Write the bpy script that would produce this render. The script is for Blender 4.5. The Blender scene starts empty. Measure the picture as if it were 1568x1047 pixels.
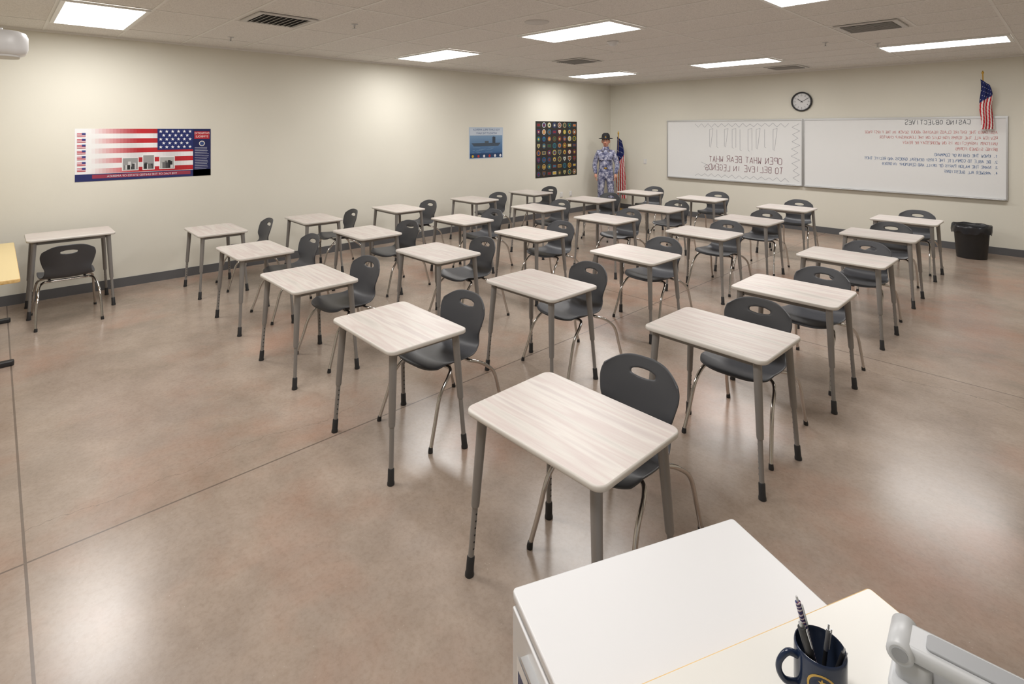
import bpy, bmesh, math, random
from mathutils import Vector, Matrix
random.seed(7)
scn = bpy.context.scene
H = 3.05          # ceiling height
YB = 11.18        # back wall
CAMX, CAMY, CAMZ = 8.08, 0.0, 1.92
XR, YF = 9.6, -1.9

def lin(c):
    def f(v):
        v = v/255.0
        return v/12.92 if v <= 0.04045 else ((v+0.055)/1.055)**2.4
    return (f(c[0]), f(c[1]), f(c[2]), 1.0)

# ------------------------------------------------------------------ materials
def mat(name, col=(200,200,200), rough=0.5, metal=0.0, spec=0.5, emis=None, estr=0):
    m = bpy.data.materials.new(name); m.use_nodes = True
    b = m.node_tree.nodes['Principled BSDF']
    b.inputs['Base Color'].default_value = lin(col)
    b.inputs['Roughness'].default_value = rough
    b.inputs['Metallic'].default_value = metal
    b.inputs['Specular IOR Level'].default_value = spec
    if emis:
        b.inputs['Emission Color'].default_value = lin(emis)
        b.inputs['Emission Strength'].default_value = estr
    return m

def N(m, t, **kw):
    n = m.node_tree.nodes.new(t)
    for k, v in kw.items(): setattr(n, k, v)
    return n
def L(m, a, b): m.node_tree.links.new(a, b)
def bsdf(m): return m.node_tree.nodes['Principled BSDF']
def noise(m, vec, scale, detail=4, rough=0.5):
    n = N(m, 'ShaderNodeTexNoise'); n.inputs['Scale'].default_value = scale
    n.inputs['Detail'].default_value = detail; n.inputs['Roughness'].default_value = rough
    if vec is not None: L(m, vec, n.inputs['Vector'])
    return n
def ramp(m, fac, stops):
    r = N(m, 'ShaderNodeValToRGB'); e = r.color_ramp.elements
    while len(e) < len(stops): e.new(0.5)
    for i, (p, c) in enumerate(stops):
        e[i].position = p; e[i].color = lin(c) if max(c[:3]) > 1.001 else (c[0], c[1], c[2], 1)
    L(m, fac, r.inputs['Fac']); return r
def mixc(m, fac, a, b, bt='MIX'):
    n = N(m, 'ShaderNodeMix'); n.data_type = 'RGBA'; n.blend_type = bt
    if isinstance(fac, (int, float)): n.inputs[0].default_value = fac
    else: L(m, fac, n.inputs[0])
    if isinstance(a, tuple): n.inputs[6].default_value = lin(a)
    else: L(m, a, n.inputs[6])
    if isinstance(b, tuple): n.inputs[7].default_value = lin(b)
    else: L(m, b, n.inputs[7])
    return n.outputs[2]
def math_(m, op, a, b=None, c=None):
    n = N(m, 'ShaderNodeMath', operation=op)
    for i, v in enumerate((a, b, c)):
        if v is None: continue
        if isinstance(v, (int, float)): n.inputs[i].default_value = v
        else: L(m, v, n.inputs[i])
    return n.outputs[0]
def bump(m, h, strength, dist=0.01):
    b = N(m, 'ShaderNodeBump'); b.inputs['Strength'].default_value = strength
    b.inputs['Distance'].default_value = dist
    L(m, h, b.inputs['Height']); L(m, b.outputs[0], bsdf(m).inputs['Normal'])

def mat_wall(name, col):
    m = mat(name, col, 0.6, spec=0.25)
    tc = N(m, 'ShaderNodeTexCoord')
    n1 = noise(m, tc.outputs['Object'], 0.8, 2)
    c2 = tuple(int(v*0.975) for v in col)
    L(m, ramp(m, n1.outputs[0], [(0.3, col), (0.7, c2)]).outputs[0], bsdf(m).inputs['Base Color'])
    n = noise(m, tc.outputs['Object'], 140, 3)
    bump(m, n.outputs[0], 0.12, 0.002)
    return m
M_wall = mat_wall('wall_paint', (225, 222, 210))

def mat_floor():
    m = mat('polished_concrete', (170,150,135), 0.2)
    tc = N(m, 'ShaderNodeTexCoord'); o = tc.outputs['Object']
    big = noise(m, o, 0.75, 5, 0.6)
    med = noise(m, o, 1.6, 9, 0.7)
    fine = noise(m, o, 45, 4, 0.7)
    base = ramp(m, med.outputs[0], [(0.30, (139,123,109)), (0.5, (160,144,130)), (0.72, (178,162,148))]).outputs[0]
    rustm = ramp(m, big.outputs[0], [(0.50, (0,0,0)), (0.68, (0.55,0.55,0.55))]).outputs[0]
    c = mixc(m, rustm, base, (170,124,101))
    sp = noise(m, o, 1.4, 6, 0.7); sp.inputs['Distortion'].default_value = 1.0
    grey = ramp(m, sp.outputs[0], [(0.45, (0,0,0)), (0.7, (0.5,0.5,0.5))]).outputs[0]
    c = mixc(m, grey, c, (150,138,128))
    spk = ramp(m, fine.outputs[0], [(0.30, (0.80,0.77,0.74)), (0.55, (1,1,1))]).outputs[0]
    c = mixc(m, 0.6, c, spk, 'MULTIPLY')
    vor = N(m, 'ShaderNodeTexVoronoi'); vor.inputs['Scale'].default_value = 55; L(m, o, vor.inputs['Vector'])
    vs = ramp(m, vor.outputs['Distance'], [(0.0, (1,1,1)), (0.16, (0,0,0))]).outputs[0]
    n9 = noise(m, o, 13, 2)
    vs2 = ramp(m, n9.outputs[0], [(0.56, (0,0,0)), (0.64, (0.5,0.5,0.5))]).outputs[0]
    vm = mixc(m, 1.0, vs, vs2, 'MULTIPLY')
    c = mixc(m, vm, c, (205,195,182))
    sep = N(m, 'ShaderNodeSeparateXYZ'); L(m, o, sep.inputs[0])
    def line(coord, pos, w):
        d = math_(m, 'ABSOLUTE', math_(m, 'SUBTRACT', coord, pos))
        return math_(m, 'LESS_THAN', d, w)
    j = line(sep.outputs[0], 4.86, 0.0055)
    for cc, p in ((1, 0.10), (1, 5.32)):
        j = math_(m, 'MAXIMUM', j, line(sep.outputs[cc], p, 0.0055))
    wn = noise(m, o, 1.7, 6, 0.6)
    cx = math_(m, 'ADD', sep.outputs[0], math_(m, 'MULTIPLY', wn.outputs[0], 0.5))
    ck = line(cx, 4.83, 0.003)
    yr = math_(m, 'MULTIPLY', math_(m, 'GREATER_THAN', sep.outputs[1], 0.1), math_(m, 'LESS_THAN', sep.outputs[1], 1.9))
    ck = math_(m, 'MULTIPLY', math_(m, 'MULTIPLY', ck, yr), 0.45)
    cx2 = math_(m, 'ADD', sep.outputs[1], math_(m, 'MULTIPLY', wn.outputs[0], 0.4))
    ck2 = math_(m, 'MULTIPLY', line(cx2, 5.25, 0.004), math_(m, 'GREATER_THAN', sep.outputs[0], 6.2))
    ck = math_(m, 'MAXIMUM', ck, math_(m, 'MULTIPLY', ck2, 0.5))
    c = mixc(m, math_(m, 'MULTIPLY', j, 0.75), c, (92,80,72))
    c = mixc(m, ck, c, (110,96,86))
    L(m, c, bsdf(m).inputs['Base Color'])
    r = N(m, 'ShaderNodeMapRange'); L(m, med.outputs[0], r.inputs[0])
    r.inputs[3].default_value = 0.18; r.inputs[4].default_value = 0.30
    L(m, r.outputs[0], bsdf(m).inputs['Roughness'])
    bsdf(m).inputs['Specular IOR Level'].default_value = 0.5
    bn = noise(m, o, 5, 3); bump(m, bn.outputs[0], 0.06, 0.01)
    return m
M_floor = mat_floor()

def mat_tile():
    m = mat('ceiling_tile', (208,204,199), 0.9, spec=0.1)
    tc = N(m, 'ShaderNodeTexCoord'); o = tc.outputs['Object']
    n = noise(m, o, 90, 4, 0.7)
    L(m, ramp(m, n.outputs[0], [(0.35, (210,207,203)), (0.55, (233,230,226))]).outputs[0], bsdf(m).inputs['Base Color'])
    bump(m, n.outputs[0], 0.3, 0.004)
    return m
M_tile = mat_tile()
M_tbar = mat('ceiling_tbar', (230,228,224), 0.5)
M_light = mat('light_lens', (255,255,255), 0.5, emis=(252,250,248), estr=20)
M_lframe = mat('light_frame', (235,235,232), 0.4)
M_base = mat('vinyl_baseboard', (92,92,94), 0.45)

def mat_desktop():
    m = mat('laminate_woodgrain', (220,212,206), 0.36)
    tc = N(m, 'ShaderNodeTexCoord'); oi = N(m, 'ShaderNodeObjectInfo')
    mp = N(m, 'ShaderNodeMapping'); L(m, tc.outputs['Object'], mp.inputs[0])
    mp.inputs['Scale'].default_value = (0.7, 8, 1)
    off = N(m, 'ShaderNodeCombineXYZ'); v = math_(m, 'MULTIPLY', oi.outputs['Random'], 50)
    L(m, v, off.inputs[0]); L(m, v, off.inputs[1]); L(m, off.outputs[0], mp.inputs['Location'])
    n = noise(m, mp.outputs[0], 1.3, 4, 0.5)
    c = ramp(m, n.outputs[0], [(0.28, (186,180,174)), (0.40, (208,202,195)), (0.48, (199,186,181)), (0.56, (212,206,199)), (0.64, (195,184,180)), (0.78, (208,201,195))]).outputs[0]
    mp2 = N(m, 'ShaderNodeMapping'); L(m, tc.outputs['Object'], mp2.inputs[0]); mp2.inputs['Scale'].default_value = (3, 90, 1)
    n2 = noise(m, mp2.outputs[0], 2, 4)
    c = mixc(m, 0.14, c, ramp(m, n2.outputs[0], [(0.35, (0.78,0.76,0.75)), (0.6, (1,1,1))]).outputs[0], 'MULTIPLY')
    L(m, c, bsdf(m).inputs['Base Color'])
    return m
M_dtop = mat_desktop()
M_dedge = mat('desk_edge_band', (208,203,196), 0.4)
def mat_metal(name, col, rough, metal):
    m = mat(name, col, rough, metal)
    tc = N(m, 'ShaderNodeTexCoord'); n = noise(m, tc.outputs['Object'], 30, 2)
    r = N(m, 'ShaderNodeMapRange'); L(m, n.outputs[0], r.inputs[0])
    r.inputs[3].default_value = rough*0.8; r.inputs[4].default_value = rough*1.2
    L(m, r.outputs[0], bsdf(m).inputs['Roughness']); return m
M_leg = mat_metal('desk_leg_grey', (140,137,134), 0.36, 0.25)
M_black = mat('black_plastic', (38,38,40), 0.45)
M_chrome = mat_metal('chrome', (196,192,188), 0.14, 1.0)
def mat_shell():
    m = mat('chair_plastic', (68,69,73), 0.42)
    tc = N(m, 'ShaderNodeTexCoord'); n = noise(m, tc.outputs['Object'], 350, 2)
    bump(m, n.outputs[0], 0.15, 0.001); return m
M_shell = mat_shell()
M_white = mat('white_enamel', (219,219,220), 0.35)
M_lam = mat('white_laminate', (224,222,216), 0.3)
def mat_wood():
    m = mat('maple_edge', (222,186,120), 0.45)
    tc = N(m, 'ShaderNodeTexCoord'); mp = N(m, 'ShaderNodeMapping'); L(m, tc.outputs['Object'], mp.inputs[0]); mp.inputs['Scale'].default_value = (2, 30, 30)
    n = noise(m, mp.outputs[0], 2, 4)
    L(m, ramp(m, n.outputs[0], [(0.3, (214,174,108)), (0.7, (232,200,140))]).outputs[0], bsdf(m).inputs['Base Color']); return m
M_maple = mat_wood()
M_yel = mat('pale_yellow_laminate', (226,204,150), 0.35)
def mat_col(name, rough, spec=0.5):
    m = mat(name, (255,255,255), rough, spec=spec)
    a = N(m, 'ShaderNodeVertexColor'); a.layer_name = 'Col'
    L(m, a.outputs[0], bsdf(m).inputs['Base Color']); return m
M_print = mat_col('printed_colour', 0.4, 0.3)
M_cloth = mat_col('flag_cloth', 0.8, 0.2)
M_board = mat('whiteboard_surface', (232,233,233), 0.18)
M_alu = mat_metal('aluminium', (196,197,198), 0.35, 0.8)
M_gold = mat_metal('gold', (212,170,80), 0.3, 0.9)

# ------------------------------------------------------------------ mesh builder
class MB:
    def __init__(s):
        s.v = []; s.f = []; s.m = []; s.c = []; s.sm = []
        s.mats = []
    def mi(s, m):
        if m not in s.mats: s.mats.append(m)
        return s.mats.index(m)
    def face(s, idx, m, col=(1,1,1,1), smooth=False):
        s.f.append(tuple(idx)); s.m.append(s.mi(m)); s.c.append(col); s.sm.append(smooth)
    def add(s, verts, faces, m, col=(1,1,1,1), smooth=False, M=None):
        b = len(s.v)
        for p in verts:
            p = Vector(p)
            if M is not None: p = M @ p
            s.v.append(tuple(p))
        for f in faces: s.face([b+i for i in f], m, col, smooth)
    def box(s, c, d, m, col=(1,1,1,1), M=None, bev=0.0):
        x, y, z = c; a, b, h = d[0]/2, d[1]/2, d[2]/2
        if bev > 0:
            return s.slab(c, d, bev*2.0, m, M=M, e=bev*0.6, col=col)
        vs = [(x+i*a, y+j*b, z+k*h) for i in (-1,1) for j in (-1,1) for k in (-1,1)]
        fs = [(0,1,3,2),(4,6,7,5),(0,4,5,1),(2,3,7,6),(0,2,6,4),(1,5,7,3)]
        s.add(vs, fs, m, col, False, M)
    def slab(s, c, d, r, m, mtop=None, M=None, e=0.004, col=(1,1,1,1), seg=6):
        """rounded rectangle slab with eased edges"""
        x, y, z = c; a, b, h = d[0]/2, d[1]/2, d[2]/2
        r = min(r, a*0.99, b*0.99)
        def ring(ins, zz):
            out = []
            for (sx, sy, a0) in ((1,1,0),(-1,1,90),(-1,-1,180),(1,-1,270)):
                cx, cy = x+sx*(a-r), y+sy*(b-r)
                for i in range(seg+1):
                    t = math.radians(a0+90*i/seg); rr = max(r-ins, 0.0005)
                    out.append((cx+rr*math.cos(t), cy+rr*math.sin(t), zz))
            return out
        rs = [ring(e, z-h), ring(e*0.3, z-h+e*0.3), ring(0, z-h+e), ring(0, z+h-e), ring(e*0.3, z+h-e*0.3), ring(e, z+h)]
        n = len(rs[0]); vs = [p for q in rs for p in q]
        fs = []
        for k in range(len(rs)-1):
            for i in range(n):
                j = (i+1) % n; fs.append((k*n+i, k*n+j, (k+1)*n+j, (k+1)*n+i))
        s.add(vs, fs, m, col, True, M)
        s.add(rs[0][::-1], [tuple(range(n))], m, col, False, M)
        s.add(rs[-1], [tuple(range(n))], mtop or m, col, False, M)
    def tube(s, path, rad, m, seg=12, caps=True, M=None, col=(1,1,1,1), sub=0):
        P = [Vector(p) for p in path]
        R = list(rad) if isinstance(rad, (list, tuple)) else [rad]*len(P)
        if sub:
            Q = []; RR = []
            for i in range(len(P)-1):
                p0 = P[max(i-1,0)]; p1 = P[i]; p2 = P[i+1]; p3 = P[min(i+2,len(P)-1)]
                for k in range(sub):
                    t = k/sub
                    Q.append(0.5*((2*p1)+(p2-p0)*t+(2*p0-5*p1+4*p2-p3)*t*t+(3*p1-p0-3*p2+p3)*t**3))
                    RR.append(R[i]*(1-t)+R[i+1]*t)
            Q.append(P[-1]); RR.append(R[-1]); P, R = Q, RR
        T = []
        for i in range(len(P)):
            a = P[max(i-1,0)]; b = P[min(i+1,len(P)-1)]
            d = (b-a); T.append(d.normalized() if d.length > 1e-9 else (T[-1] if T else Vector((0,0,1))))
        up = Vector((0,0,1)) if abs(T[0].z) < 0.9 else Vector((1,0,0))
        u = T[0].cross(up).normalized(); vs = []
        for i, p in enumerate(P):
            if i: u = (u - T[i]*u.dot(T[i])).normalized()
            w = T[i].cross(u)
            for k in range(seg):
                a = 2*math.pi*k/seg
                vs.append(p + (u*math.cos(a)+w*math.sin(a))*R[i])
        fs = []
        for i in range(len(P)-1):
            for k in range(seg):
                j = (k+1) % seg
                fs.append((i*seg+k, i*seg+j, (i+1)*seg+j, (i+1)*seg+k))
        s.add(vs, fs, m, col, True, M)
        if caps:
            s.add(vs[:seg][::-1], [tuple(range(seg))], m, col, False, M)
            s.add(vs[-seg:], [tuple(range(seg))], m, col, False, M)
    def lathe(s, prof, m, c=(0,0,0), seg=32, M=None, col=(1,1,1,1), sx=1, sy=1):
        vs = []
        for (r, z) in prof:
            for k in range(seg):
                a = 2*math.pi*k/seg
                vs.append((c[0]+r*sx*math.cos(a), c[1]+r*sy*math.sin(a), c[2]+z))
        fs = []
        for i in range(len(prof)-1):
            for k in range(seg):
                j = (k+1) % seg
                fs.append((i*seg+k, i*seg+j, (i+1)*seg+j, (i+1)*seg+k))
        s.add(vs, fs, m, col, True, M)
    def mesh(s, me, m, M=None, smooth=True, col=(1,1,1,1)):
        s.add([v.co for v in me.vertices], [tuple(p.vertices) for p in me.polygons], m, col, smooth, M)
    def data(s, name, recalc=False):
        me = bpy.data.meshes.new(name)
        me.from_pydata(s.v, [], s.f)
        for mm in s.mats: me.materials.append(mm)
        me.polygons.foreach_set('material_index', s.m)
        me.polygons.foreach_set('use_smooth', s.sm)
        ca = me.color_attributes.new('Col', 'FLOAT_COLOR', 'CORNER')
        i = 0
        for p, c in zip(me.polygons, s.c):
            for _ in p.loop_indices:
                ca.data[i].color = c; i += 1
        if recalc:
            bm = bmesh.new(); bm.from_mesh(me); bmesh.ops.recalc_face_normals(bm, faces=bm.faces); bm.to_mesh(me); bm.free()
        me.update(); return me
    def obj(s, name, loc=(0,0,0), rot=(0,0,0), parent=None, recalc=True):
        return put(name, s.data(name, recalc), loc, rot, parent)

def put(name, me, loc=(0,0,0), rot=(0,0,0), parent=None):
    o = bpy.data.objects.new(name, me); scn.collection.objects.link(o)
    o.location = loc; o.rotation_euler = rot
    if parent: o.parent = parent
    return o
def baked(o):
    dg = bpy.context.evaluated_depsgraph_get(); dg.update()
    me = bpy.data.meshes.new_from_object(o.evaluated_get(dg))
    bpy.data.objects.remove(o, do_unlink=True)
    return me

# ------------------------------------------------------------------ room shell
def wallbox(name, x0, x1, y0, y1, z0, z1, m):
    b = MB(); b.box(((x0+x1)/2, (y0+y1)/2, (z0+z1)/2), (x1-x0, y1-y0, z1-z0), m)
    return b.obj(name)
wallbox('floor', -0.15, XR+0.15, YF-0.15, YB+0.15, -0.1, 0, M_floor)
wallbox('ceiling', -0.15, XR+0.15, YF-0.15, YB+0.15, H, H+0.1, M_tile)
wallbox('wall_left', -0.15, 0, YF-0.15, YB+0.15, 0, H, M_wall)
wallbox('wall_back', 0, XR, YB, YB+0.15, 0, H, M_wall)
wallbox('wall_right', XR, XR+0.15, YF-0.15, YB+0.15, 0, H, M_wall)
wallbox('wall_front', 0, XR, YF-0.15, YF, 0, H, M_wall)
def bb(name, c, d):
    b = MB(); b.box(c, d, M_base); b.obj(name)
bb('baseboard_left', (0.006, (YF+YB)/2, 0.055), (0.012, YB-YF, 0.11))
bb('baseboard_back', (XR/2, YB-0.006, 0.055), (XR-0.026, 0.012, 0.11))
bb('baseboard_right', (XR-0.006, (YF+YB)/2, 0.055), (0.012, YB-YF, 0.11))

# ceiling T grid
b = MB(); gx = 1.37; gy = 0.683
x = 0.715
xs = []
while x < XR: xs.append(x); x += gx
ys = []; y = 4.4985
while y > YF: y -= gy
y += gy
while y < YB: ys.append(y); y += gy
for x in xs: b.box((x, (YF+YB)/2, H-0.002), (0.024, YB-YF, 0.004), M_tbar)
for y in ys: b.box((XR/2, y, H-0.0025), (XR, 0.024, 0.005), M_tbar)
for (cx, cy) in ((2.77, 2.11), (2.77, 6.89), (6.88, 6.89), (4.14, 10.3)):
    b.box((cx, cy, H-0.002), (0.024, gy, 0.004), M_tbar)
b.obj('trim_1')
b = MB()
b.box((0.012, (YF+YB)/2, H-0.012), (0.024, YB-YF, 0.024), M_tbar)
b.box((XR/2, YB-0.012, H-0.012), (XR-0.05, 0.024, 0.024), M_tbar)
b.obj('trim_2')

b = MB()
w, l, t = 1.34, 0.655, 0.035
b.box((0, l/2-t/2, -0.009), (w, t, 0.018), M_lframe); b.box((0, -l/2+t/2, -0.009), (w, t, 0.018), M_lframe)
b.box((w/2-t/2, 0, -0.009), (t, l-2*t, 0.018), M_lframe); b.box((-w/2+t/2, 0, -0.009), (t, l-2*t, 0.018), M_lframe)
lw, ll = (w-2*t)/2, (l-2*t)/2
b.add([(-lw,-ll,-0.010),(-lw,ll,-0.010),(lw,ll,-0.010),(lw,-ll,-0.010)], [(0,1,2,3)], M_light)
me = b.data('ceiling_light_panel', False)
for cx in (1.40, 4.14, 6.88):
    for cy in (0.74, 4.84, 8.935):
        put('ceiling_light_panel', me, (cx, cy, H-0.005))

# vents
b = MB(); s = 0.58
M_vent = mat('vent_white', (205,203,200), 0.5); M_dark = mat('vent_dark', (60,60,60), 0.8)
for sx, sy, w1, h1 in ((0,1,s,0.05),(0,-1,s,0.05)):
    b.box((0, sy*(s/2-0.025), -0.006), (w1, h1, 0.012), M_vent)
for sx in (1,-1): b.box((sx*(s/2-0.025), 0, -0.006), (0.05, s-0.1, 0.012), M_vent)
b.box((0, 0, -0.001), (s-0.1, s-0.1, 0.002), M_dark)
for i in range(9):
    yy = -s/2+0.05+(i+0.5)*(s-0.1)/9
    Mx = Matrix.Translation((0, yy, -0.010)) @ Matrix.Rotation(math.radians(35), 4, 'X')
    b.box((0,0,0), (s-0.1, 0.035, 0.003), M_vent, M=Mx)
me = b.data('ceiling_vent', True)
for p in ((2.43, 2.11), (2.43, 6.89), (6.54, 6.89), (4.48, 10.3)):
    put('ceiling_vent', me, (p[0], p[1], H-0.005))
b = MB(); b.lathe([(0,-0.008),(0.10,-0.008),(0.105,-0.006),(0.12,-0.01),(0.13,-0.004),(0.13,0)], M_vent); b.obj('ceiling_speaker', (4.18, 4.1, H))
b = MB(); b.lathe([(0,-0.05),(0.03,-0.05),(0.035,-0.04),(0.05,-0.038),(0.058,-0.02),(0.07,-0.015),(0.075,0)], M_white); b.obj('smoke_detector', (3.98, 5.72, H-0.004))
b = MB(); b.lathe([(0.035,0),(0.035,-0.006),(0.012,-0.01),(0.01,-0.03),(0.006,-0.045),(0.022,-0.048),(0.022,-0.051),(0,-0.051)], M_alu, seg=16)
me = b.data('sprinkler_head', True)
for p in ((0.96,2.08),(5.85,7.74),(2.75,2.78),(6.3,8.3)): put('sprinkler_head', me, (p[0], p[1], H))

# ------------------------------------------------------------------ desks
def desk_mesh(h=0.72):
    b = MB()
    b.slab((0,0,h-0.012), (0.735,0.535,0.024), 0.045, M_dedge, M_dtop, e=0.006)
    for sy in (-1,1): b.box((0, sy*0.20, h-0.042), (0.56, 0.022, 0.035), M_leg)
    for sx in (-1,1): b.box((sx*0.29, 0, h-0.042), (0.022, 0.39, 0.035), M_leg)
    b.slab((0,0,h-0.03), (0.5,0.36,0.01), 0.02, M_black, e=0.002)
    for sx in (-1,1):
        for sy in (-1,1):
            T = Vector((sx*0.305, sy*0.212, h-0.024)); F = Vector((sx*0.348, sy*0.252, 0.0))
            def P(z):
                k = (T.z-z)/T.z
                return T+(F-T)*k
            b.tube([P(h-0.024), P(h-0.05)], [0.026,0.0225], M_leg, 14)
            b.tube([P(h-0.05), P(0.31), P(0.30)], [0.0225,0.0185,0.017], M_leg, 14)
            b.tube([P(0.31), P(0.07)], 0.0130, M_leg, 12)
            b.tube([P(0.085), P(0.08), P(0.02), P(0.012), P(0.0)], [0.0135,0.017,0.0175,0.02,0.02], M_black, 14)
            for k in range(6):
                q = P(0.12+0.03*k)
                b.tube([q+Vector((-sx*0.0115,0,0)), q+Vector((-sx*0.0140,0,0))], 0.004, M_black, 8)
    return b.data('student_desk', True)
me_desk = desk_mesh(0.72)
me_tall = desk_mesh(0.80)

desks = [
 (6.62,1.73),(6.61,3.14),(6.60,4.36),(6.57,5.86),(6.53,7.38),(6.51,8.83),
 (5.17,1.81),(5.17,3.10),(5.10,4.52),(5.05,6.04),(5.04,7.33),(4.98,8.87),
 (3.73,1.86),(3.71,3.17),(3.67,4.53),(3.64,6.03),(3.61,7.39),(3.53,9.0),
 (2.345,1.90),(2.29,3.18),(2.34,4.57),(2.29,6.12),(2.24,7.50),(2.25,9.02),
 (0.87,1.94),(0.88,3.15),(0.85,4.50),(0.82,6.05),(0.78,7.50)]
for (x, y) in desks:
    put('student_desk', me_desk, (x, y, 0), (0,0,math.radians(random.uniform(-1.2,1.2))))
put('student_desk', me_tall, (0.52, 0.60, 0), (0,0,math.radians(90)))

# ------------------------------------------------------------------ chairs
def chair_mesh():
    prof = [(-.235,.422),(-.218,.440),(-.15,.450),(-.05,.442),(.06,.436),(.125,.441),(.168,.468),(.192,.52),(.208,.58),(.23,.66),(.255,.735),(.272,.785)]
    hw = [.200,.213,.226,.230,.224,.208,.190,.184,.200,.218,.220,.210]
    D = []
    for i in range(len(prof)-1):
        def g(k): k=max(0,min(len(prof)-1,k)); return Vector((prof[k][0],prof[k][1],hw[k]))
        p0,p1,p2,p3 = g(i-1),g(i),g(i+1),g(i+2)
        for k in range(10):
            t=k/10; D.append(0.5*((2*p1)+(p2-p0)*t+(2*p0-5*p1+4*p2-p3)*t*t+(3*p1-p0-3*p2+p3)*t**3))
    D.append(g(len(prof)-1))
    cum=[0]
    for i in range(1,len(D)): cum.append(cum[-1]+math.hypot(D[i].x-D[i-1].x, D[i].y-D[i-1].y))
    Lt=cum[-1]
    def ev(s):
        d=max(0,min(1,s))*Lt
        for i in range(1,len(cum)):
            if cum[i]>=d:
                k=(d-cum[i-1])/(cum[i]-cum[i-1]); return D[i-1].lerp(D[i],k)
        return D[-1]
    def pos(s,t):
        k=max(0,(s-.80)/.20); se = s-(k**1.5)*.10*abs(t)**3.2
        kf=max(0,(.14-s)/.14); se = se+kf*.06*abs(t)**4
        p=ev(se); w=p.z*(1-.09*k*k*abs(t)-.05*kf*kf*abs(t))
        z0=p.y; bl=max(0,min(1,(z0-.46)/.14)); bl=bl*bl*(3-2*bl)
        y=p.x-bl*.045*t*t; z=z0+(1-bl)*(.020*t*t*(1-kf))
        return Vector((w*t,y,z))
    NR,NC=66,30
    hs,ht,cs=.0255,.31,.895
    st=[[(i/NR,-1+2*j/NC) for j in range(NC+1)] for i in range(NR+1)]
    keep=[];dele=set()
    for i in range(NR):
        for j in range(NC):
            s=(i+.5)/NR;t=-1+2*(j+.5)/NC
            if abs((s-cs)/hs)**2.4+abs(t/ht)**2.4<1: dele.add((i,j))
            else: keep.append((i,j))
    for i in range(NR+1):
        for j in range(NC+1):
            adj=[(i-1,j-1),(i-1,j),(i,j-1),(i,j)]
            nd=sum(1 for a in adj if a in dele)
            if 0<nd<4:
                s,t=st[i][j]; a=(s-cs)/hs; c=t/ht
                n=(abs(a)**2.4+abs(c)**2.4)**(1/2.4)
                st[i][j]=(cs+hs*a/n, ht*c/n)
    vs=[pos(*st[i][j]) for i in range(NR+1) for j in range(NC+1)]
    W=NC+1
    fs=[(i*W+j,i*W+j+1,(i+1)*W+j+1,(i+1)*W+j) for i,j in keep]
    me=bpy.data.meshes.new('t'); me.from_pydata(vs,[],fs)
    bm=bmesh.new(); bm.from_mesh(me)
    bmesh.ops.delete(bm,geom=[v for v in bm.verts if not v.link_faces],context='VERTS'); bm.to_mesh(me); bm.free()
    o=put('t',me)
    sm=o.modifiers.new('s','SOLIDIFY'); sm.thickness=.011; sm.offset=-1
    ss=o.modifiers.new('ss','SUBSURF'); ss.levels=1; ss.render_levels=1
    shell=baked(o)
    b=MB(); b.mesh(shell,M_shell)
    r=.0112
    for (fy,ky,ty,cy,fx) in ((-.30,-.205,-.125,-.075,.265),(.345,.265,.165,.095,.255)):
        pth=[(-fx,fy,.012),(-.250,(fy+ky)/2-0.0,.15),(-.238,ky,.29),(-.222,ty,.375),(-.185,cy,.402),(-.12,cy,.406),(0,cy,.406)]
        pth=pth+[(-p[0],p[1],p[2]) for p in pth[-2::-1]]
        b.tube(pth,r,M_chrome,12,sub=5)
        for sx in (-1,1):
            b.tube([(sx*fx,fy,0.0),(sx*fx,fy,.008),(sx*(fx-.002),fy*.99,.03)],[.014,.0145,.0125],M_black,12)
    for sx in (-1,1):
        b.tube([(sx*.14,-.09,.418),(sx*.14,.11,.416)],.012,M_shell,8)
    return b.data('school_chair',True)
me_chair=chair_mesh()
rc=random.Random(3)
for i,(x,y) in enumerate(desks):
    a=math.radians(rc.uniform(-6,6)); dx=rc.uniform(-.03,.03); dy=rc.uniform(-.02,.03)
    if i==0: a=math.radians(2); dx=-.02; dy=.01
    if i==6: a=math.radians(4); dx=-.03; dy=.0
    put('school_chair',me_chair,(x+dx,y+.345+dy,0),(0,0,a))
put('school_chair',me_chair,(0.90,0.54,0),(0,0,math.radians(-90)))

# ------------------------------------------------------------------ flat art helper
def textmesh(s,size,align='CENTER'):
    cu=bpy.data.curves.new('txt','FONT'); cu.body=s; cu.size=size; cu.align_x=align
    o=bpy.data.objects.new('txt',cu); scn.collection.objects.link(o)
    return baked(o)
GL={'A':['00 26 40','1232'],'B':['00 06 36 45 44 33 03','33 42 41 30 00'],'C':['45 36 16 05 01 10 30 41'],'D':['00 06 26 45 41 20 00'],'E':['46 06 00 40','0333'],
'F':['46 06 00','0333'],'G':['45 36 16 05 01 10 30 41 43 23'],'H':['0600','4640','0343'],'I':['2620'],'J':['36 31 20 10 01'],'K':['0600','46 03 40'],'L':['06 00 40'],
'M':['00 06 23 46 40'],'N':['00 06 40 46'],'O':['16 05 01 10 30 41 45 36 16'],'P':['00 06 36 45 44 33 03'],'Q':['16 05 01 10 30 41 45 36 16','2240'],'R':['00 06 36 45 44 33 03','2340'],
'S':['45 36 16 05 04 13 33 42 41 30 10 01'],'T':['0646','2620'],'U':['06 01 10 30 41 46'],'V':['06 20 46'],'W':['06 10 23 30 46'],'X':['0640','0046'],'Y':['06 23 46','2320'],'Z':['06 46 00 40'],
'1':['15 26 20'],'2':['05 16 36 45 44 00 40'],'3':['06 46 23 33 42 41 30 10 01'],'4':['30 36 02 42'],'.':['1020'],'7':['06 46 10']}
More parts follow.
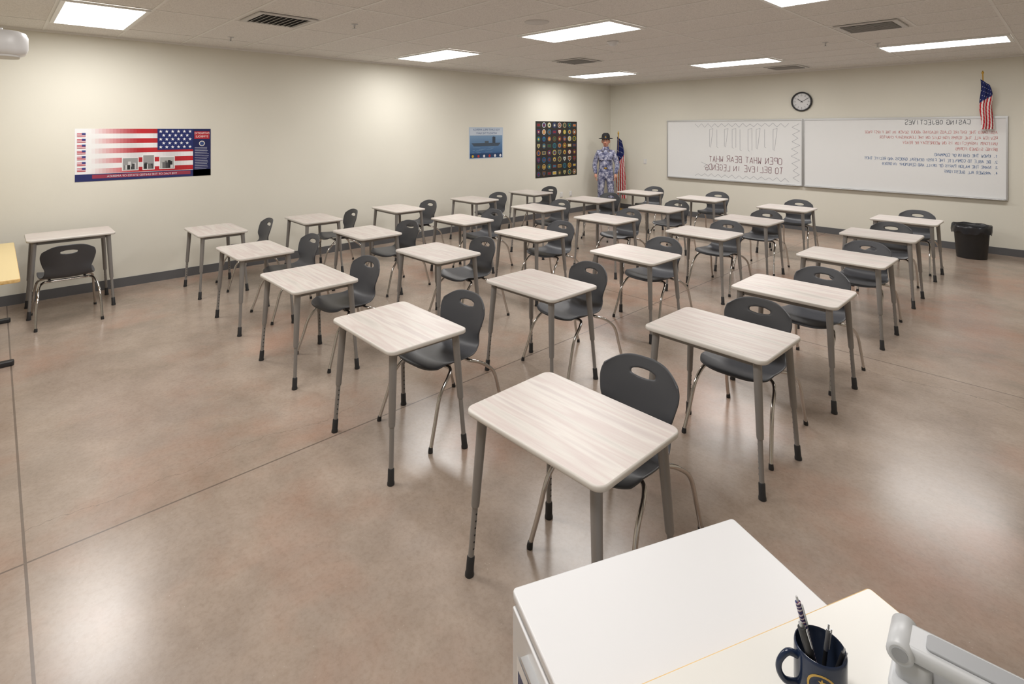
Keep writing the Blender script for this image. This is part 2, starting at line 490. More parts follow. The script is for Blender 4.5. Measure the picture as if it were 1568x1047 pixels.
class Art:
    def __init__(s,mapf,m=None): s.b=MB(); s.f=mapf; s.m=m or M_print
    def poly(s,pts,col,ly=0):
        vs=[s.f(p[0],p[1],0.0010+ly*0.0008) for p in pts]
        s.b.add(vs,[tuple(range(len(vs)))],s.m,lin(col))
    def rect(s,a0,b0,a1,b1,col,ly=0): s.poly([(a0,b0),(a1,b0),(a1,b1),(a0,b1)],col,ly)
    def disc(s,a,c,r,col,ly=0,n=20,sy=1): s.poly([(a+r*math.cos(2*math.pi*i/n),c+r*sy*math.sin(2*math.pi*i/n)) for i in range(n)],col,ly)
    def star(s,a,c,r,col,ly=0):
        for k in range(5):
            t=math.pi/2+k*2*math.pi/5
            s.poly([(a,c)]+[(a+rr*math.cos(t+dt),c+rr*math.sin(t+dt)) for rr,dt in ((r*.4,-math.pi/5),(r,0),(r*.4,math.pi/5))],col,ly)
    def line(s,pts,w,col,ly=0):
        for p,q in zip(pts[:-1],pts[1:]):
            dx,dy=q[0]-p[0],q[1]-p[1]; l=math.hypot(dx,dy) or 1; nx,ny=-dy/l*w/2,dx/l*w/2
            s.poly([(p[0]+nx,p[1]+ny),(q[0]+nx,q[1]+ny),(q[0]-nx,q[1]-ny),(p[0]-nx,p[1]-ny)],col,ly)
    def hand(s,txt,a,c,h,col,w=.006,ly=1,jit=.05,asp=.85,drift=0.0):
        """mirrored hand lettering, starts at a (right) and runs to -a"""
        x=0; y0=c
        for ch in txt.upper():
            if ch==' ': x+=h*.5; continue
            hh=h*random.uniform(.88,1.1); yy=y0+random.uniform(-.06,.06)*h
            for stk in GL.get(ch,[]):
                toks=stk.split() if ' ' in stk else [stk[:2],stk[2:]]
                pts=[(a-(x+int(t[0])/4*h*.55*asp+random.uniform(-jit,jit)*h), yy+int(t[1])/6*hh+random.uniform(-jit,jit)*h) for t in toks]
                s.line(pts,w,col,ly)
            x+=h*.78*asp; y0+=drift*h
    def text(s,txt,a,c,size,col,ly=2,mirror=True,align='CENTER'):
        me=textmesh(txt,size,align); sg=-1 if mirror else 1
        vs=[s.f(a+sg*v.co.x,c+v.co.y,0.0010+ly*0.0008) for v in me.vertices]
        s.b.add(vs,[tuple(p.vertices) for p in me.polygons],s.m,lin(col))
leftmap=lambda a,c,o:(o+0.002,a,c)

# American flag poster (left wall)
A=Art(leftmap); y0,y1,z0,z1=.68,2.11,1.31,1.935
A.b.box((0.0015,(y0+y1)/2,(z0+z1)/2),(0.002,y1-y0,z1-z0),M_print,lin((236,236,238)))
fy1=1.90
nst=9; zs=1.40
for i in range(nst):
    za=zs+(z1-zs)*i/nst; zb=zs+(z1-zs)*(i+1)/nst
    seg=32
    for k in range(seg):
        a0=y0+.12+(fy1-y0-.12)*k/seg; a1=y0+.12+(fy1-y0-.12)*(k+1)/seg
        f=min(1,max(0,(k-0.5)/14))
        sh=1-.10*(.5+.5*math.sin(k*.55+i*.3))
        c=(188*sh,44*sh,52*sh) if i%2==0 else (236*sh,234*sh,236*sh)
        c=tuple(int(236+(v-236)*f) for v in c)
        A.rect(a0,za+.0,a1,zb,c,1)
A.rect(1.50,1.665,fy1,z1,(38,48,104),2)
for r in range(5):
    for k in range(6 if r%2==0 else 5):
        A.star(1.535+k*.066+(.033 if r%2 else 0),1.70+r*.05,.022,(240,240,245),3)
A.rect(fy1,z0,y1,z1,(34,40,86),2)
A.rect(fy1+.015,1.80,y1-.015,1.90,(178,46,56),3)
A.text("PATRIOTIC",(fy1+y1)/2,1.865,.036,(240,235,235),4); A.text("SYMBOLS",(fy1+y1)/2,1.82,.036,(240,235,235),4)
A.disc((fy1+y1)/2,1.74,.035,(230,225,215),3); A.disc((fy1+y1)/2,1.74,.026,(60,80,130),4)
for i in range(14): A.rect(fy1+.02,1.685-i*.022,y1-.02-random.random()*.04,1.69-i*.022,(190,190,205),3)
A.rect(y0,z0,y1,1.395,(44,50,100),2); A.rect(y0+.16,1.34,fy1-.03,1.385,(150,60,80),3)
A.text("THE FLAG OF THE UNITED STATES OF AMERICA",1.35,1.35,.034,(225,220,228),4)
for i,(a,wd) in enumerate(((1.13,.17),(1.34,.13),(1.52,.17))):
    zz0,zz1=1.42,1.58+(0.03 if i==1 else 0)
    A.rect(a,zz0,a+wd,zz1,(235,235,235),3); A.rect(a+.008,zz0+.008,a+wd-.008,zz1-.008,(150,150,150) if i!=2 else (170,170,168),4)
    for k in range(7):
        c=random.choice([(70,70,72),(105,105,105),(40,42,44),(200,200,200)])
        a2=a+.015+random.random()*(wd-.06); h=random.uniform(.03,.1)
        A.rect(a2,zz0+.012,a2+.03,zz0+.012+h,c,5+k*0.1)
for i in range(7):
    zz=1.43+i*.068; A.rect(y0+.02,zz,y0+.10,zz+.045,(225,225,232),3)
    for k in range(3): A.rect(y0+.02,zz+k*.016,y0+.10,zz+k*.016+.008,(196,70,80),4)
    A.rect(y0+.065,zz+.022,y0+.10,zz+.045,(60,70,130),5)
A.b.obj('american_flag_poster',recalc=False)

# navy ship poster
A=Art(leftmap); y0,y1,z0,z1=6.6,7.49,1.355,1.97
A.b.box((0.0015,(y0+y1)/2,(z0+z1)/2),(0.002,y1-y0,z1-z0),M_print,lin((186,200,216)))
n=14
for i in range(n):
    t=i/n; c=tuple(int(a*(1-t)+bb_*t) for a,bb_ in zip((60,96,140),(146,174,200)))
    A.rect(y0+.02,1.42+i*.035,y1-.02,1.42+(i+1)*.035,c,1)
A.rect(y0+.02,1.37,y1-.02,1.46,(40,66,104),2)
for i in range(14): 
    a=y0+.03+random.random()*.6; zz=1.47+random.random()*.12; A.rect(a,zz,a+random.uniform(.05,.18),zz+.006,(120,150,180),2)
A.poly([(6.72,1.60),(7.36,1.60),(7.42,1.66),(6.66,1.66)],(72,84,98),3)
A.rect(7.2,1.66,7.28,1.78,(62,72,84),3); A.rect(7.23,1.78,7.245,1.80,(62,72,84),3); A.rect(7.0,1.66,7.1,1.70,(80,90,100),3)
A.rect(y0+.02,1.81,y1-.02,1.95,(196,206,218),3)
A.text("YOU CAN'T SPELL AMERICA",7.05,1.905,.056,(60,90,140),4); A.text("WITHOUT THE NAVY",7.05,1.835,.056,(60,90,140),4)
for i in range(6): A.disc(6.69+i*.145,1.405,.028,random.choice([(200,170,60),(220,220,225),(180,60,60)]),4)
A.b.obj('navy_ship_poster',recalc=False)

# unit patch poster
A=Art(leftmap); y0,y1,z0,z1=8.45,9.85,.87,2.11
A.b.box((0.0015,(y0+y1)/2,(z0+z1)/2),(0.002,y1-y0,z1-z0),M_print,lin((44,42,40)))
pal=[(120,40,44),(196,166,70),(38,56,112),(50,84,54),(196,196,186),(110,76,50),(186,110,50),(50,104,130),(80,80,80),(176,160,110)]
for r in range(8):
    for c in range(8):
        a=y0+.095+c*.173; zz=z0+.085+r*.153
        k1,k2,k3=random.sample(pal,3); sh=random.random()
        if sh<.65:
            A.disc(a,zz,.060,k2,1); A.disc(a,zz,.045,k1,2); A.disc(a,zz-.004,.024,k3,3)
        elif sh<.85:
            A.poly([(a-.055,zz+.055),(a-.055,zz-.01),(a,zz-.065),(a+.055,zz-.01),(a+.055,zz+.055)],k2,1)
            A.poly([(a-.043,zz+.043),(a-.043,zz-.005),(a,zz-.048),(a+.043,zz-.005),(a+.043,zz+.043)],k1,2); A.star(a,zz,.026,k3,3)
        else:
            A.rect(a-.06,zz-.035,a+.06,zz+.035,k2,1); A.rect(a-.048,zz-.025,a+.048,zz+.025,k1,2)
A.b.obj('unit_patch_poster',recalc=False)

# ------------------------------------------------------------------ whiteboards
def whiteboard(x0,x1,left):
    A=Art(lambda a,c,o:(a,YB-0.018-o,c)); z0,z1=.84,2.12
    A.b.box(((x0+x1)/2,YB-0.010,(z0+z1)/2),(x1-x0,0.016,z1-z0),M_board)
    f=.022
    A.b.box(((x0+x1)/2,YB-0.014,z1-f/2),(x1-x0,0.024,f),M_alu); A.b.box(((x0+x1)/2,YB-0.014,z0+f/2),(x1-x0,0.024,f),M_alu)
    for xx in (x0+f/2,x1-f/2): A.b.box((xx,YB-0.014,(z0+z1)/2),(f,0.024,z1-z0-2*f),M_alu)
    A.b.box(((x0+x1)/2,YB-0.024,z1-0.002),(x1-x0,0.012,0.03),M_alu)
    A.b.slab(((x0+x1)/2,YB-0.045,z0+0.008),(x1-x0-.04,0.07,0.012),0.02,M_alu,e=0.003)
    if left:
        g=(160,162,170)
        zz=[]; 
        for i in range(17): zz.append((x1-.05-(.12 if i%2 else 0)-random.random()*.04, .92+i*.07))
        A.line(zz,.006,g,1)
        zz=[(x0+.95-i*0.03+(0.09 if i%2 else 0), 1.02+0.05*i) for i in range(5)]
        A.line(zz,.006,g,1)
        zz=[(x1-.25-i*.075, 2.06-(.07 if i%2 else 0)-random.random()*.02) for i in range(27)]; A.line(zz,.006,g,1)
        zz=[(x1-.25-i*.075, .90+(.06 if i%2 else 0)+random.random()*.02) for i in range(27)]; A.line(zz,.006,g,1)
        a=x0+1.02
        for i in range(9):
            w=.13; h0=1.50+random.random()*.08; h1=1.93
            A.line([(a,h1),(a,h0),(a+.03,h0-.02)],.006,g,1)
            if i%3!=1: A.line([(a,h1),(a+w*.6,h1+.02),(a+w*(.6 if i%2 else .2),h0)],.006,g,1)
            a+=.165
        A.hand("OPEN WHAT BEAR WHAT",x0+2.50,1.24,.125,(140,104,112),.010)
        A.hand("TO BELIEVE IN LEGENDS",x0+2.52,1.06,.12,(140,104,112),.010)
    else:
        A.hand("CASING OBJECTIVES",6.93,2.01,.07,(90,92,100),.007,asp=.95)
        red=(208,140,138); blu=(112,136,176)
        lines=["ASSIGNED THE ENTIRE CLASS READING ABOUT SEVEN IN THE FIRST PAGE","REVIEW ALL THE TERMS FOR QUIZ ON THE LEADERSHIP CHAPTER","UNIFORM INSPECTION IS ON WEDNESDAY BE READY","BRING SIGNED FORMS"]
        for i,t in enumerate(lines): A.hand(t,x1-.12,1.86-i*.088,.044,red,.005,jit=.09)
        lines=["1. KNOW THE CHAIN OF COMMAND","2. BE ABLE TO COMPLETE THE FIRST GENERAL ORDERS AND RECITE THEM","3. NAME THE MAJOR PARTS OF DRILL AND CEREMONY IN ORDER","4. ANSWER ALL QUESTIONS"]
        for i,t in enumerate(lines): A.hand(t,x1-.12,1.49-i*.088,.044,blu,.0055,jit=.09)
    return A.b.obj('whiteboard',recalc=False)
whiteboard(1.59,4.475,True); whiteboard(4.485,7.37,False)

# clock
b=MB(); Mx=Matrix.Translation((4.454,YB-0.001,2.46))@Matrix.Rotation(math.radians(90),4,'X')
b.lathe([(0,0),(.178,0),(.186,.008),(.188,.03),(.18,.042),(.166,.044),(.16,.036),(.158,.02)],M_black,seg=48,M=Mx)
b.lathe([(.159,.018),(0,.018)],M_white,seg=48,M=Mx)
C=Art(lambda a,c,o:(4.454+a,YB-0.0195-o,2.46+c)); C.b=b
for i in range(60):
    t=i*math.pi/30; r0=.138 if i%5==0 else .146
    C.line([(r0*math.cos(t),r0*math.sin(t)),(.153*math.cos(t),.153*math.sin(t))],.005 if i%5==0 else .002,(30,30,30),1)
for i in range(12):
    t=math.pi/2+(i+1)*math.pi/6; C.text(str(i+1),.118*math.cos(t),.118*math.sin(t)-.011,.034,(25,25,25),1)
C.line([(.02,-.015),(-.075,.055)],.010,(20,20,20),3); C.line([(-.02,-.012),(.115,.06)],.007,(20,20,20),4); C.disc(0,0,.010,(20,20,20),5)
b.obj('wall_clock',recalc=False)

b=MB(); b.slab((0,0,0),(.075,.115,.012),.008,M_white,e=.003); b.slab((0,0,.01),(.035,.07,.010),.004,M_lam,e=.002)
me=b.data('wall_outlet',True)
put('thermostat',me,(1.0,YB-.006,1.17),(math.radians(90),0,0))  # thermostat on the back wall, reusing the outlet plate mesh
for y in (9.3,9.62): put('wall_outlet',me,(.006,y,.45),(math.radians(90),0,math.radians(90)))

# ------------------------------------------------------------------ flags
def drape(b,axis_top,axis_bot,z_end,wt,wb,ang,npl=3,depth=.04):
    NU,NV=34,56; d=Vector((math.cos(ang),math.sin(ang),0)); n=Vector((-d.y,d.x,0))
    T=Vector(axis_top); B=Vector(axis_bot)
    P=[]
    for j in range(NV+1):
        v=j/NV
        for i in range(NU+1):
            u=i/NU
            w=wt+(wb-wt)*min(1,v*1.6)
            ps=T.lerp(B,min(1,v*1.0))
            zz=T.z+(z_end-T.z)*v - .10*u*(1-v)
            w2=w*(1+.12*math.sin(5*v+1))
            off=d*(w2*(u-.25)+.010*math.sin(9*v))+n*(depth*math.sin(u*npl*2*math.pi+2*v)*(.4+.6*v))
            P.append(Vector((ps.x,ps.y,zz))+off)
    W=NU+1; base=len(b.v); b.v+= [tuple(p) for p in P]
    for j in range(NV):
        for i in range(NU):
            u=(i+.5)/NU; v=(j+.5)/NV
            if v+u*.25<.48:
                c=(40,48,100)
                if (j%5==2) and ((i+(j//5)*3)%6 in (2,)): c=(236,236,240)
            else:
                c=(186,40,50) if int((u*1.0+v*.35)*9)%2==0 else (236,232,230)
            b.face((base+j*W+i,base+j*W+i+1,base+(j+1)*W+i+1,base+(j+1)*W+i),M_cloth,lin(c),True)
b=MB()
b.tube([(7.10,YB-.002,2.13),(7.10,YB-.03,2.14)],.022,M_gold); 
b.tube([(7.10,YB-.02,2.12),(7.10,YB-.26,2.78)],.008,M_gold,10)
b.lathe([(0,0),(.014,.005),(.018,.02),(.010,.035),(0,.055)],M_gold,(7.10,YB-.26,2.775),seg=12)
drape(b,(7.10,YB-.25,2.70),(7.10,YB-.12,2.25),1.93,.10,.17,math.radians(10),2,.03)
b.obj('wall_american_flag',recalc=False)

b=MB(); fx,fy=.50,10.80
b.lathe([(0,0),(.16,0),(.16,.015),(.10,.035),(.03,.06),(.02,.10),(0,.10)],M_gold,(fx,fy,0),seg=24)
b.tube([(fx,fy,.05),(fx,fy,1.83)],.012,M_gold,12)
b.lathe([(0,0),(.02,.005),(.012,.02),(.022,.04),(.012,.07),(0,.10)],M_gold,(fx,fy,1.80),seg=12)
drape(b,(fx,fy,1.76),(fx,fy,1.0),.28,.10,.26,math.radians(36),3,.035)
b.obj('american_flag_on_stand',recalc=False)

# ------------------------------------------------------------------ mannequin
def skin(verts,edges,radii,sub=2,root=0):
    me=bpy.data.meshes.new('sk'); me.from_pydata(verts,edges,[])
    o=put('sk',me); o.modifiers.new('s','SKIN')
    for i,r in enumerate(radii):
        sv=me.skin_vertices[0].data[i]; sv.radius=(r,r) if not isinstance(r,tuple) else r; sv.use_root=(i==root)
    s=o.modifiers.new('ss','SUBSURF'); s.levels=sub; s.render_levels=sub
    return baked(o)
def mat_camo():
    m=mat('digital_camo',(130,135,155),.85,spec=.15)
    tc=N(m,'ShaderNodeTexCoord'); sc=N(m,'ShaderNodeVectorMath',operation='SCALE'); L(m,tc.outputs['Object'],sc.inputs[0]); sc.inputs['Scale'].default_value=70
    fl=N(m,'ShaderNodeVectorMath',operation='FLOOR'); L(m,sc.outputs[0],fl.inputs[0])
    n=noise(m,fl.outputs[0],.22,3,.7)
    r=ramp(m,n.outputs[0],[(0,(72,76,104)),(.41,(116,118,144)),(.49,(150,152,172)),(.58,(192,192,206))]); r.color_ramp.interpolation='CONSTANT'
    L(m,r.outputs[0],bsdf(m).inputs['Base Color']); return m
M_camo=mat_camo(); M_skin=mat('skin_tone',(206,150,128),.5); M_hat=mat('hat_felt',(28,28,32),.8); M_boot=mat('boot_leather',(30,28,28),.35)
M_belt=mat('belt_web',(44,44,48),.6)
man=bpy.data.objects.new('mannequin_in_uniform',None); scn.collection.objects.link(man)
man.location=(.56,10.22,0); man.rotation_euler=(0,0,math.radians(33))
V=[(0,0,.93),(0,0,1.06),(0,-.01,1.22),(0,0,1.36),(0,.01,1.47),
   (.165,.01,1.405),(.235,.03,1.20),(.265,.02,1.10),(.225,-.10,.90),
   (-.165,.01,1.405),(-.235,.03,1.20),(-.265,.02,1.10),(-.225,-.10,.90),
   (.10,0,.84),(.115,-.015,.50),(.125,.01,.16),(-.10,0,.84),(-.115,-.015,.50),(-.125,.01,.16)]
E=[(0,1),(1,2),(2,3),(3,4),(3,5),(5,6),(6,7),(7,8),(3,9),(9,10),(10,11),(11,12),(0,13),(13,14),(14,15),(0,16),(16,17),(17,18)]
R=[(.17,.125),(.16,.115),(.175,.125),(.165,.115),(.085,.075),(.075,.075),(.066,.066),(.058,.058),(.044,.044),(.075,.075),(.066,.066),(.058,.058),(.044,.044),(.105,.105),(.080,.080),(.070,.070),(.105,.105),(.080,.080),(.070,.070)]
b=MB(); b.mesh(skin(V,E,R),M_camo)
b.lathe([(.148,-.022),(.152,-.02),(.152,.02),(.148,.022)],M_belt,(0,0,1.04),seg=32,sy=.74)
b.slab((0,0,0),(.05,.035,.008),.004,M_gold,M=Matrix.Translation((0,-.116,1.04))@Matrix.Rotation(math.radians(90),4,'X'),e=.002)
for sx in (-1,1):
    b.slab((0,0,0),(.11,.10,.012),.012,M_camo,M=Matrix.Translation((sx*.085,-.125,1.28))@Matrix.Rotation(math.radians(90),4,'X'),e=.003)
    b.tube([(sx*.04,-.055,1.53),(sx*.07,-.09,1.44)],[.02,.03],M_camo,8)
b.lathe([(.072,0),(.078,.02),(.070,.05),(.062,.05)],M_camo,(0,.005,1.48),seg=20)
b.obj('uniform',parent=man)
b=MB()
b.tube([(0,.01,1.46),(0,.0,1.60)],[.058,.052],M_skin,16)
me=bpy.data.meshes.new('h'); bm=bmesh.new(); bmesh.ops.create_uvsphere(bm,u_segments=32,v_segments=24,radius=1)
for v in bm.verts:
    x,y,z=v.co
    jaw=1-.30*max(0,-z)**1.4
    v.co=Vector((x*.078*jaw, y*.098*(1-.12*max(0,-z)) , z*.118))
    if y<0:
        v.co.y-= .012*math.exp(-((z+.75)/.2)**2)*math.exp(-(x/.4)**2)
        v.co.y+= .010*(math.exp(-((z-.08)/.12)**2)*(math.exp(-((x-.4)/.18)**2)+math.exp(-((x+.4)/.18)**2)))
bm.to_mesh(me); bm.free()
HM=Matrix.Translation((0,-.012,1.655))@Matrix.Rotation(math.radians(-4),4,'Z')@Matrix.Scale(1.07,4); b.mesh(me,M_skin,M=HM)
b.tube([(0,-.088,.022),(0,-.106,-.012),(0,-.114,-.026),(0,-.098,-.036)],[.008,.012,.015,.009],M_skin,10,M=HM,sub=3)
for sx in (-1,1):
    b.tube([(sx*.075,.0,.02),(sx*.084,.01,.015),(sx*.082,.01,-.025),(sx*.072,.0,-.03)],[.008,.010,.009,.006],M_skin,8,M=HM,sub=2)
    b.lathe([(0,-.012),(.008,-.009),(.012,0),(.008,.009),(0,.012)],M_white,(sx*.031,-.081,.010),seg=12,M=HM)
    b.lathe([(0,-.006),(.005,-.004),(.006,0),(.005,.004),(0,.006)],M_hat,(sx*.031,-.0905,.010),seg=10,M=HM)
    b.tube([(sx*.016,-.097,.030),(sx*.034,-.096,.035),(sx*.05,-.086,.028)],.004,M_hat,6,M=HM,sub=2)
b.tube([(-.024,-.088,-.055),(0,-.098,-.057),(.024,-.088,-.055)],[.004,.007,.004],mat('lips',(168,88,84),.5),8,M=HM,sub=3)
b.lathe([(.080,.0),(.083,.03),(.076,.06)],M_hat,(0,.012,.01),seg=24,M=HM,sy=1.15)
b.obj('head',parent=man)
b=MB()
HH=Matrix.Translation((0,-.005,1.722))@Matrix.Rotation(math.radians(4),4,'X')
prof=[(.0,.0),(.10,.0),(.155,-.004),(.168,.004),(.156,.006),(.105,.010),(.096,.016),(.092,.06),(.080,.10),(.05,.125),(.0,.118)]
b.lathe(prof,M_hat,seg=40,M=HH,sy=1.08)
b.lathe([(.098,.012),(.0985,.034),(.094,.034)],M_boot,seg=40,M=HH,sy=1.08)
b.slab((0,0,0),(.03,.035,.006),.01,M_gold,M=HH@Matrix.Translation((0,-.103,.045))@Matrix.Rotation(math.radians(90),4,'X'),e=.002)
b.obj('campaign_hat',parent=man)
for sx,nm in ((1,'hand_left'),(-1,'hand_right')):
    b=MB(); w=Vector((sx*.225,-.10,.895))
    dn=Vector((-sx*.05,-.28,-1)).normalized(); side=Vector((0,-1,.28)).normalized()
    inn=dn.cross(side)*(-sx)
    if inn.x*sx>0: inn=-inn
    pv=[w-dn*.02,w+dn*.03,w+dn*.075]; b.mesh(skin([tuple(p) for p in pv],[(0,1),(1,2)],[(.028,.024),(.034,.018),(.038,.015)]),M_skin)
    for k,(o,l) in enumerate(((.028,.070),(.010,.080),(-.009,.074),(-.026,.058))):
        p0=w+dn*.06+side*o; p1=w+dn*(.085)+side*o; p2=p1+dn*l*.5+inn*.012; p3=p2+dn*l*.35+inn*.022
        b.mesh(skin([tuple(p) for p in (p0,p1,p2,p3)],[(0,1),(1,2),(2,3)],[.010,.0095,.0088,.0075],1),M_skin)
    p0=w+dn*.02+side*.02; p1=w+dn*.045+side*.045; p2=w+dn*.075+side*.055+inn*.01; p3=w+dn*.098+side*.052+inn*.018
    b.mesh(skin([tuple(p) for p in (p0,p1,p2,p3)],[(0,1),(1,2),(2,3)],[.013,.012,.0105,.009],1),M_skin)
    b.obj(nm,parent=man)
for sx,nm in ((1,'boot_left'),(-1,'boot_right')):
    b=MB()
    b.mesh(skin([(sx*.125,.015,.24),(sx*.125,.02,.10),(sx*.128,.0,.055),(sx*.135,-.10,.042),(sx*.14,-.17,.036),(sx*.125,.06,.05)],[(0,1),(1,2),(2,3),(3,4),(1,5)],[.055,.05,.05,(.045,.04),(.04,.032),.04]),M_boot)
    b.slab((sx*.133,-.055,.010),(.10,.30,.02),.045,M_black,e=.003)
    b.obj(nm,parent=man)

# ------------------------------------------------------------------ trash can
b=MB()
b.lathe([(0,0),(.185,0),(.19,.01),(.225,.46),(.235,.47),(.235,.485),(.222,.485),(.215,.46),(.18,.02),(0,.02)],M_black,seg=40,sx=.95,sy=.82)
M_bag=mat('bin_liner',(40,40,44),.25); NV=64; vs=[];fs=[]
rows=[(.205,.40),(.232,.488),(.246,.50),(.25,.46),(.252,.42),(.247,.38)]
for j,(r,z) in enumerate(rows):
    for k in range(NV):
        a=2*math.pi*k/NV; rr=r+.006*math.sin(9*a+j)+.004*math.sin(17*a+2*j); zz=z+(.014*math.sin(5*a) + .01*math.sin(11*a) if j==5 else .004*math.sin(7*a))
        vs.append((rr*.95*math.cos(a),rr*.84*math.sin(a),zz))
for j in range(len(rows)-1):
    for k in range(NV): fs.append((j*NV+k,j*NV+(k+1)%NV,(j+1)*NV+(k+1)%NV,(j+1)*NV+k))
b.add(vs,fs,M_bag,smooth=True); b.obj('trash_can',(7.0,10.62,0),recalc=False)

# ------------------------------------------------------------------ teacher table (far left)
b=MB()
b.slab((0,0,.735),(1.90,.90,.03),.02,M_maple,M_yel,e=.004)
for sx in (-1,1):
    b.box((sx*.68,0,.37),(.06,.22,.70),M_black,bev=.006)
    b.slab((sx*.68,0,.02),(.06,.84,.04),.02,M_black,e=.006)
    b.box((sx*.68,0,.705),(.05,.7,.03),M_black)
b.box((0,0,.60),(1.3,.02,.25),M_maple)
b.obj('teacher_table',(1.38,-.30,0))

# projector
b=MB()
b.slab((0,0,0),(.46,.38,.19),.13,M_white,e=.05)
b.lathe([(.0,.0),(.04,0),(.045,.02),(.045,.03),(.036,.03),(.03,.01),(0,.01)],M_black,seg=24,M=Matrix.Translation((.08,-.175,0))@Matrix.Rotation(math.radians(90),4,'X'))
for i in range(8): b.box((-.10+i*.014,-.191,0),(.006,.004,.06),M_dark)
b.slab((0,0,-.100),(.36,.28,.02),.08,M_vent,e=.004)
b.tube([(0,0,.08),(0,0,H-2.60)],.022,M_white,16)
b.slab((0,0,.105),(.16,.16,.02),.02,M_white,e=.004)
b.lathe([(.07,0),(.07,-.02),(.03,-.03),(.02,-.03)],M_white,(0,0,H-2.60),seg=20)
b.obj('ceiling_projector',(2.22,-.03,2.60),(0,0,math.radians(-90)))

# ------------------------------------------------------------------ foreground desk & cabinet (rotated frame s,t)
ANG=math.radians(66.8)
def st(s,t,z=0): 
    return (CAMX+.3937*s-.9192*t, CAMY+.9192*s+.3937*t, z)
b=MB(); w,dp,h=.731,.355,.72
b.slab((0,0,h-.0125),(w,dp,.025),.012,M_white,e=.004)
b.box((0,0,(h-.025)/2+.02),(w-.02,dp-.02,h-.065),M_white)
b.box((0,0,.02),(w-.05,dp-.05,.04),M_black)
for i in range(3):
    zc=.06+.205*(i+.5)+i*.008
    b.slab((0,0,0),(dp-.03,.200,.016),.006,M_white,e=.003,M=Matrix.Translation((-w/2+.004,0,zc))@Matrix.Rotation(math.radians(90),4,'Z')@Matrix.Rotation(math.radians(90),4,'X'))
    b.box((-w/2-.012,0,zc+.06),(.02,.12,.010),M_alu)
Pm=Art(lambda a,c,o:(-w/2-.0065-o,a,c)); Pm.b=b
Pm.rect(-.02,.40,.12,.60,(240,240,240),1); Pm.rect(-.01,.41,.11,.50,(120,60,80),2); Pm.rect(-.01,.51,.11,.57,(60,70,110),2)
for i in range(5): Pm.rect(0.0,.418+i*.016,.09,.424+i*.016,(230,225,225),3)
b.obj('file_cabinet',st((.498+1.229)/2,(.97+1.325)/2),(0,0,ANG))
b=MB(); s0,s1,t0,t1=.02,1.332,.22,.966
b.slab((0,0,.745),(s1-s0,t1-t0,.03),.012,M_maple,M_lam,e=.004)
for sx in (-1,1): b.box((sx*((s1-s0)/2-.06),0,.365),(.03,t1-t0-.12,.73),M_maple)
b.box((0,(t1-t0)/2-.12,.48),((s1-s0)-.15,.02,.50),M_maple)
b.obj('teacher_desk',st((s0+s1)/2,(t0+t1)/2),(0,0,ANG))
b=MB(); b.box((0,0,.0006),(.28,.216,.0012),mat('paper',(238,238,238),.6))
b.obj('paper_sheet',st(.735,.765,.7603),(0,0,ANG+math.radians(-4)))
# mug
b=MB(); M_navy=mat('navy_glaze',(30,42,66),.15); M_in=mat('mug_inside',(36,44,60),.2)
b.lathe([(0,0),(.040,0),(.044,.004),(.0485,.02),(.0485,.092),(.0475,.098),(.0455,.099)],M_navy,seg=48)
b.lathe([(.0455,.099),(.044,.095),(.0435,.012),(0,.008)],M_in,seg=48)
ha=math.radians(178)
hd=Vector((math.cos(ha),math.sin(ha),0))
b.tube([hd*.046+Vector((0,0,.078)),hd*.066+Vector((0,0,.084)),hd*.082+Vector((0,0,.066)),hd*.083+Vector((0,0,.045)),hd*.070+Vector((0,0,.026)),hd*.046+Vector((0,0,.022))],[.007,.0065,.006,.006,.0065,.007],M_navy,12,sub=5)
fa=math.radians(-116)
crest=Art(lambda a,c,o:((.0486+o*.3)*math.cos(fa+a/.0485),(.0486+o*.3)*math.sin(fa+a/.0485),.053+c),M_print); crest.b=b
def ring(r0,r1,col,ly):
    for i in range(28):
        t0=2*math.pi*i/28;t1=2*math.pi*(i+1)/28
        crest.poly([(r0*math.cos(t0),r0*math.sin(t0)),(r1*math.cos(t0),r1*math.sin(t0)),(r1*math.cos(t1),r1*math.sin(t1)),(r0*math.cos(t1),r0*math.sin(t1))],col,ly)
ring(.023,.027,(206,168,84),1)
for k in range(5): crest.rect(-.014+k*.004,-.014+k*.005,.012-k*.002,-.011+k*.005,(206,168,84),1)
crest.star(.0,.012,.008,(214,178,96),1)
b.obj('coffee_mug',st(.986,.818,.76),(0,0,math.radians(46.2)),recalc=False)
mx,my,_=st(.986,.818)
M_blue=mat('blue_plastic',(40,56,120),.3)
c_=math.cos(math.radians(46.2)); s_=math.sin(math.radians(46.2))
def lean_obj(name,r,ln,mat1,mat2,lean_r,lean_d,o_r,o_d):
    b=MB()
    b.tube([(0,0,0),(0,0,.012)],[.001,r*.8],mat2,10); b.tube([(0,0,.012),(0,0,ln*.6)],r,mat1,12); b.tube([(0,0,ln*.6),(0,0,ln*.62),(0,0,ln)],[r*1.05,r*1.15,r],mat2,12)
    b.tube([(0,0,ln),(0,0,ln+.010)],[r*.5,r*.45],M_alu,8); b.box((r+.002,0,ln*.85),(.002,.004,.04),M_alu)
    R_=Vector((c_,s_,0)); D_=Vector((-s_,c_,0))
    dirv=(R_*lean_r+D_*lean_d+Vector((0,0,1))).normalized()
    q=Vector((0,0,1)).rotation_difference(dirv)
    p=Vector((mx,my,.770))+R_*o_r+D_*o_d
    o=b.obj(name,p); o.rotation_mode='QUATERNION'; o.rotation_quaternion=q; return o
lean_obj('marker',.0075,.150,M_black,M_black,-.32,-.02,-.002,-.014)
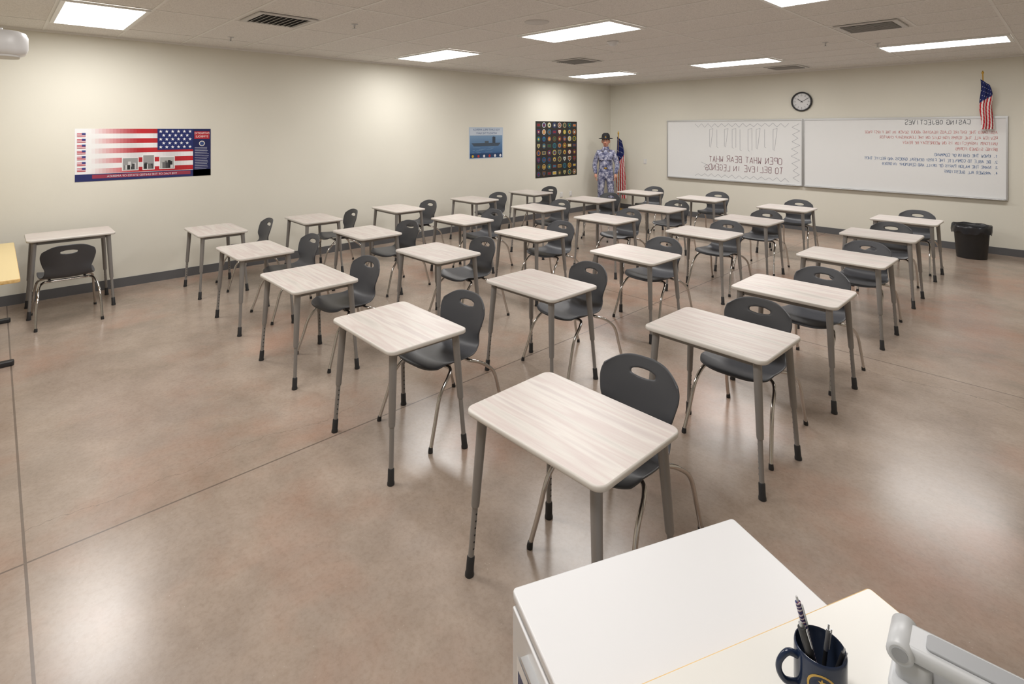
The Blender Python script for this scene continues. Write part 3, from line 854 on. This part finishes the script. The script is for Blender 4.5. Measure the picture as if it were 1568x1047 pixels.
def mat_flagpen():
    m=mat('flag_print_pen',(200,60,70),.3); tc=N(m,'ShaderNodeTexCoord'); w=N(m,'ShaderNodeTexWave'); w.inputs['Scale'].default_value=45; w.bands_direction='Z'; w.inputs['Distortion'].default_value=6
    L(m,tc.outputs['Object'],w.inputs[0]); r=ramp(m,w.outputs[0],[(0,(36,44,100)),(.45,(130,40,56)),(.75,(205,205,212))]); r.color_ramp.interpolation='CONSTANT'; L(m,r.outputs[0],bsdf(m).inputs['Base Color']); return m
M_fp=mat_flagpen()
lean_obj('pen',.0055,.160,M_fp,M_fp,-.24,.12,.006,.010)
lean_obj('pen',.004,.105,M_black,M_alu,.16,.06,.012,.014)
lean_obj('pencil',.004,.100,M_blue,M_black,.24,-.12,.010,-.012)

# document camera
b=MB(); M_dc=mat('light_grey_plastic',(200,202,204),.35); M_dc2=mat('mid_grey_plastic',(160,162,165),.4)
b.slab((.10,0,.016),(.24,.13,.032),.02,M_dc,e=.006)
b.slab((.02,0,.05),(.06,.07,.05),.015,M_dc,e=.006)
b.slab((.14,0,.092),(.28,.075,.030),.018,M_dc,e=.008)
b.slab((.15,0,.109),(.22,.045,.006),.010,M_dc2,e=.002)
b.tube([(0,-.045,.088),(0,-.042,.088),(0,.042,.088),(0,.045,.088)],[.018,.024,.024,.018],M_dc,24)
b.tube([(0,-.0465,.088),(0,-.045,.088)],.014,M_dc2,20)
b.slab((.17,-.0,.070),(.10,.05,.022),.012,M_black,e=.004)
b.tube([(.20,0,.065),(.20,0,.040)],[.022,.020],M_black,20)
o=b.obj('document_camera',st(1.17,.775,.76),(0,0,ANG+math.atan2(-.886,.464)))

# ------------------------------------------------------------------ camera / world
cam=bpy.data.cameras.new('cam'); co=bpy.data.objects.new('camera',cam); scn.collection.objects.link(co)
co.location=(CAMX,CAMY,CAMZ); co.rotation_euler=(math.radians(90),0,math.radians(46.2))
cam.sensor_width=36; cam.lens=18.99; cam.shift_y=-0.207; cam.clip_start=.05
scn.camera=co
w=bpy.data.worlds.new('w'); scn.world=w; w.use_nodes=True
w.node_tree.nodes['Background'].inputs[0].default_value=(.8,.85,1,1); w.node_tree.nodes['Background'].inputs[1].default_value=.3
scn.view_settings.view_transform='Standard'
scn.view_settings.exposure=0.0
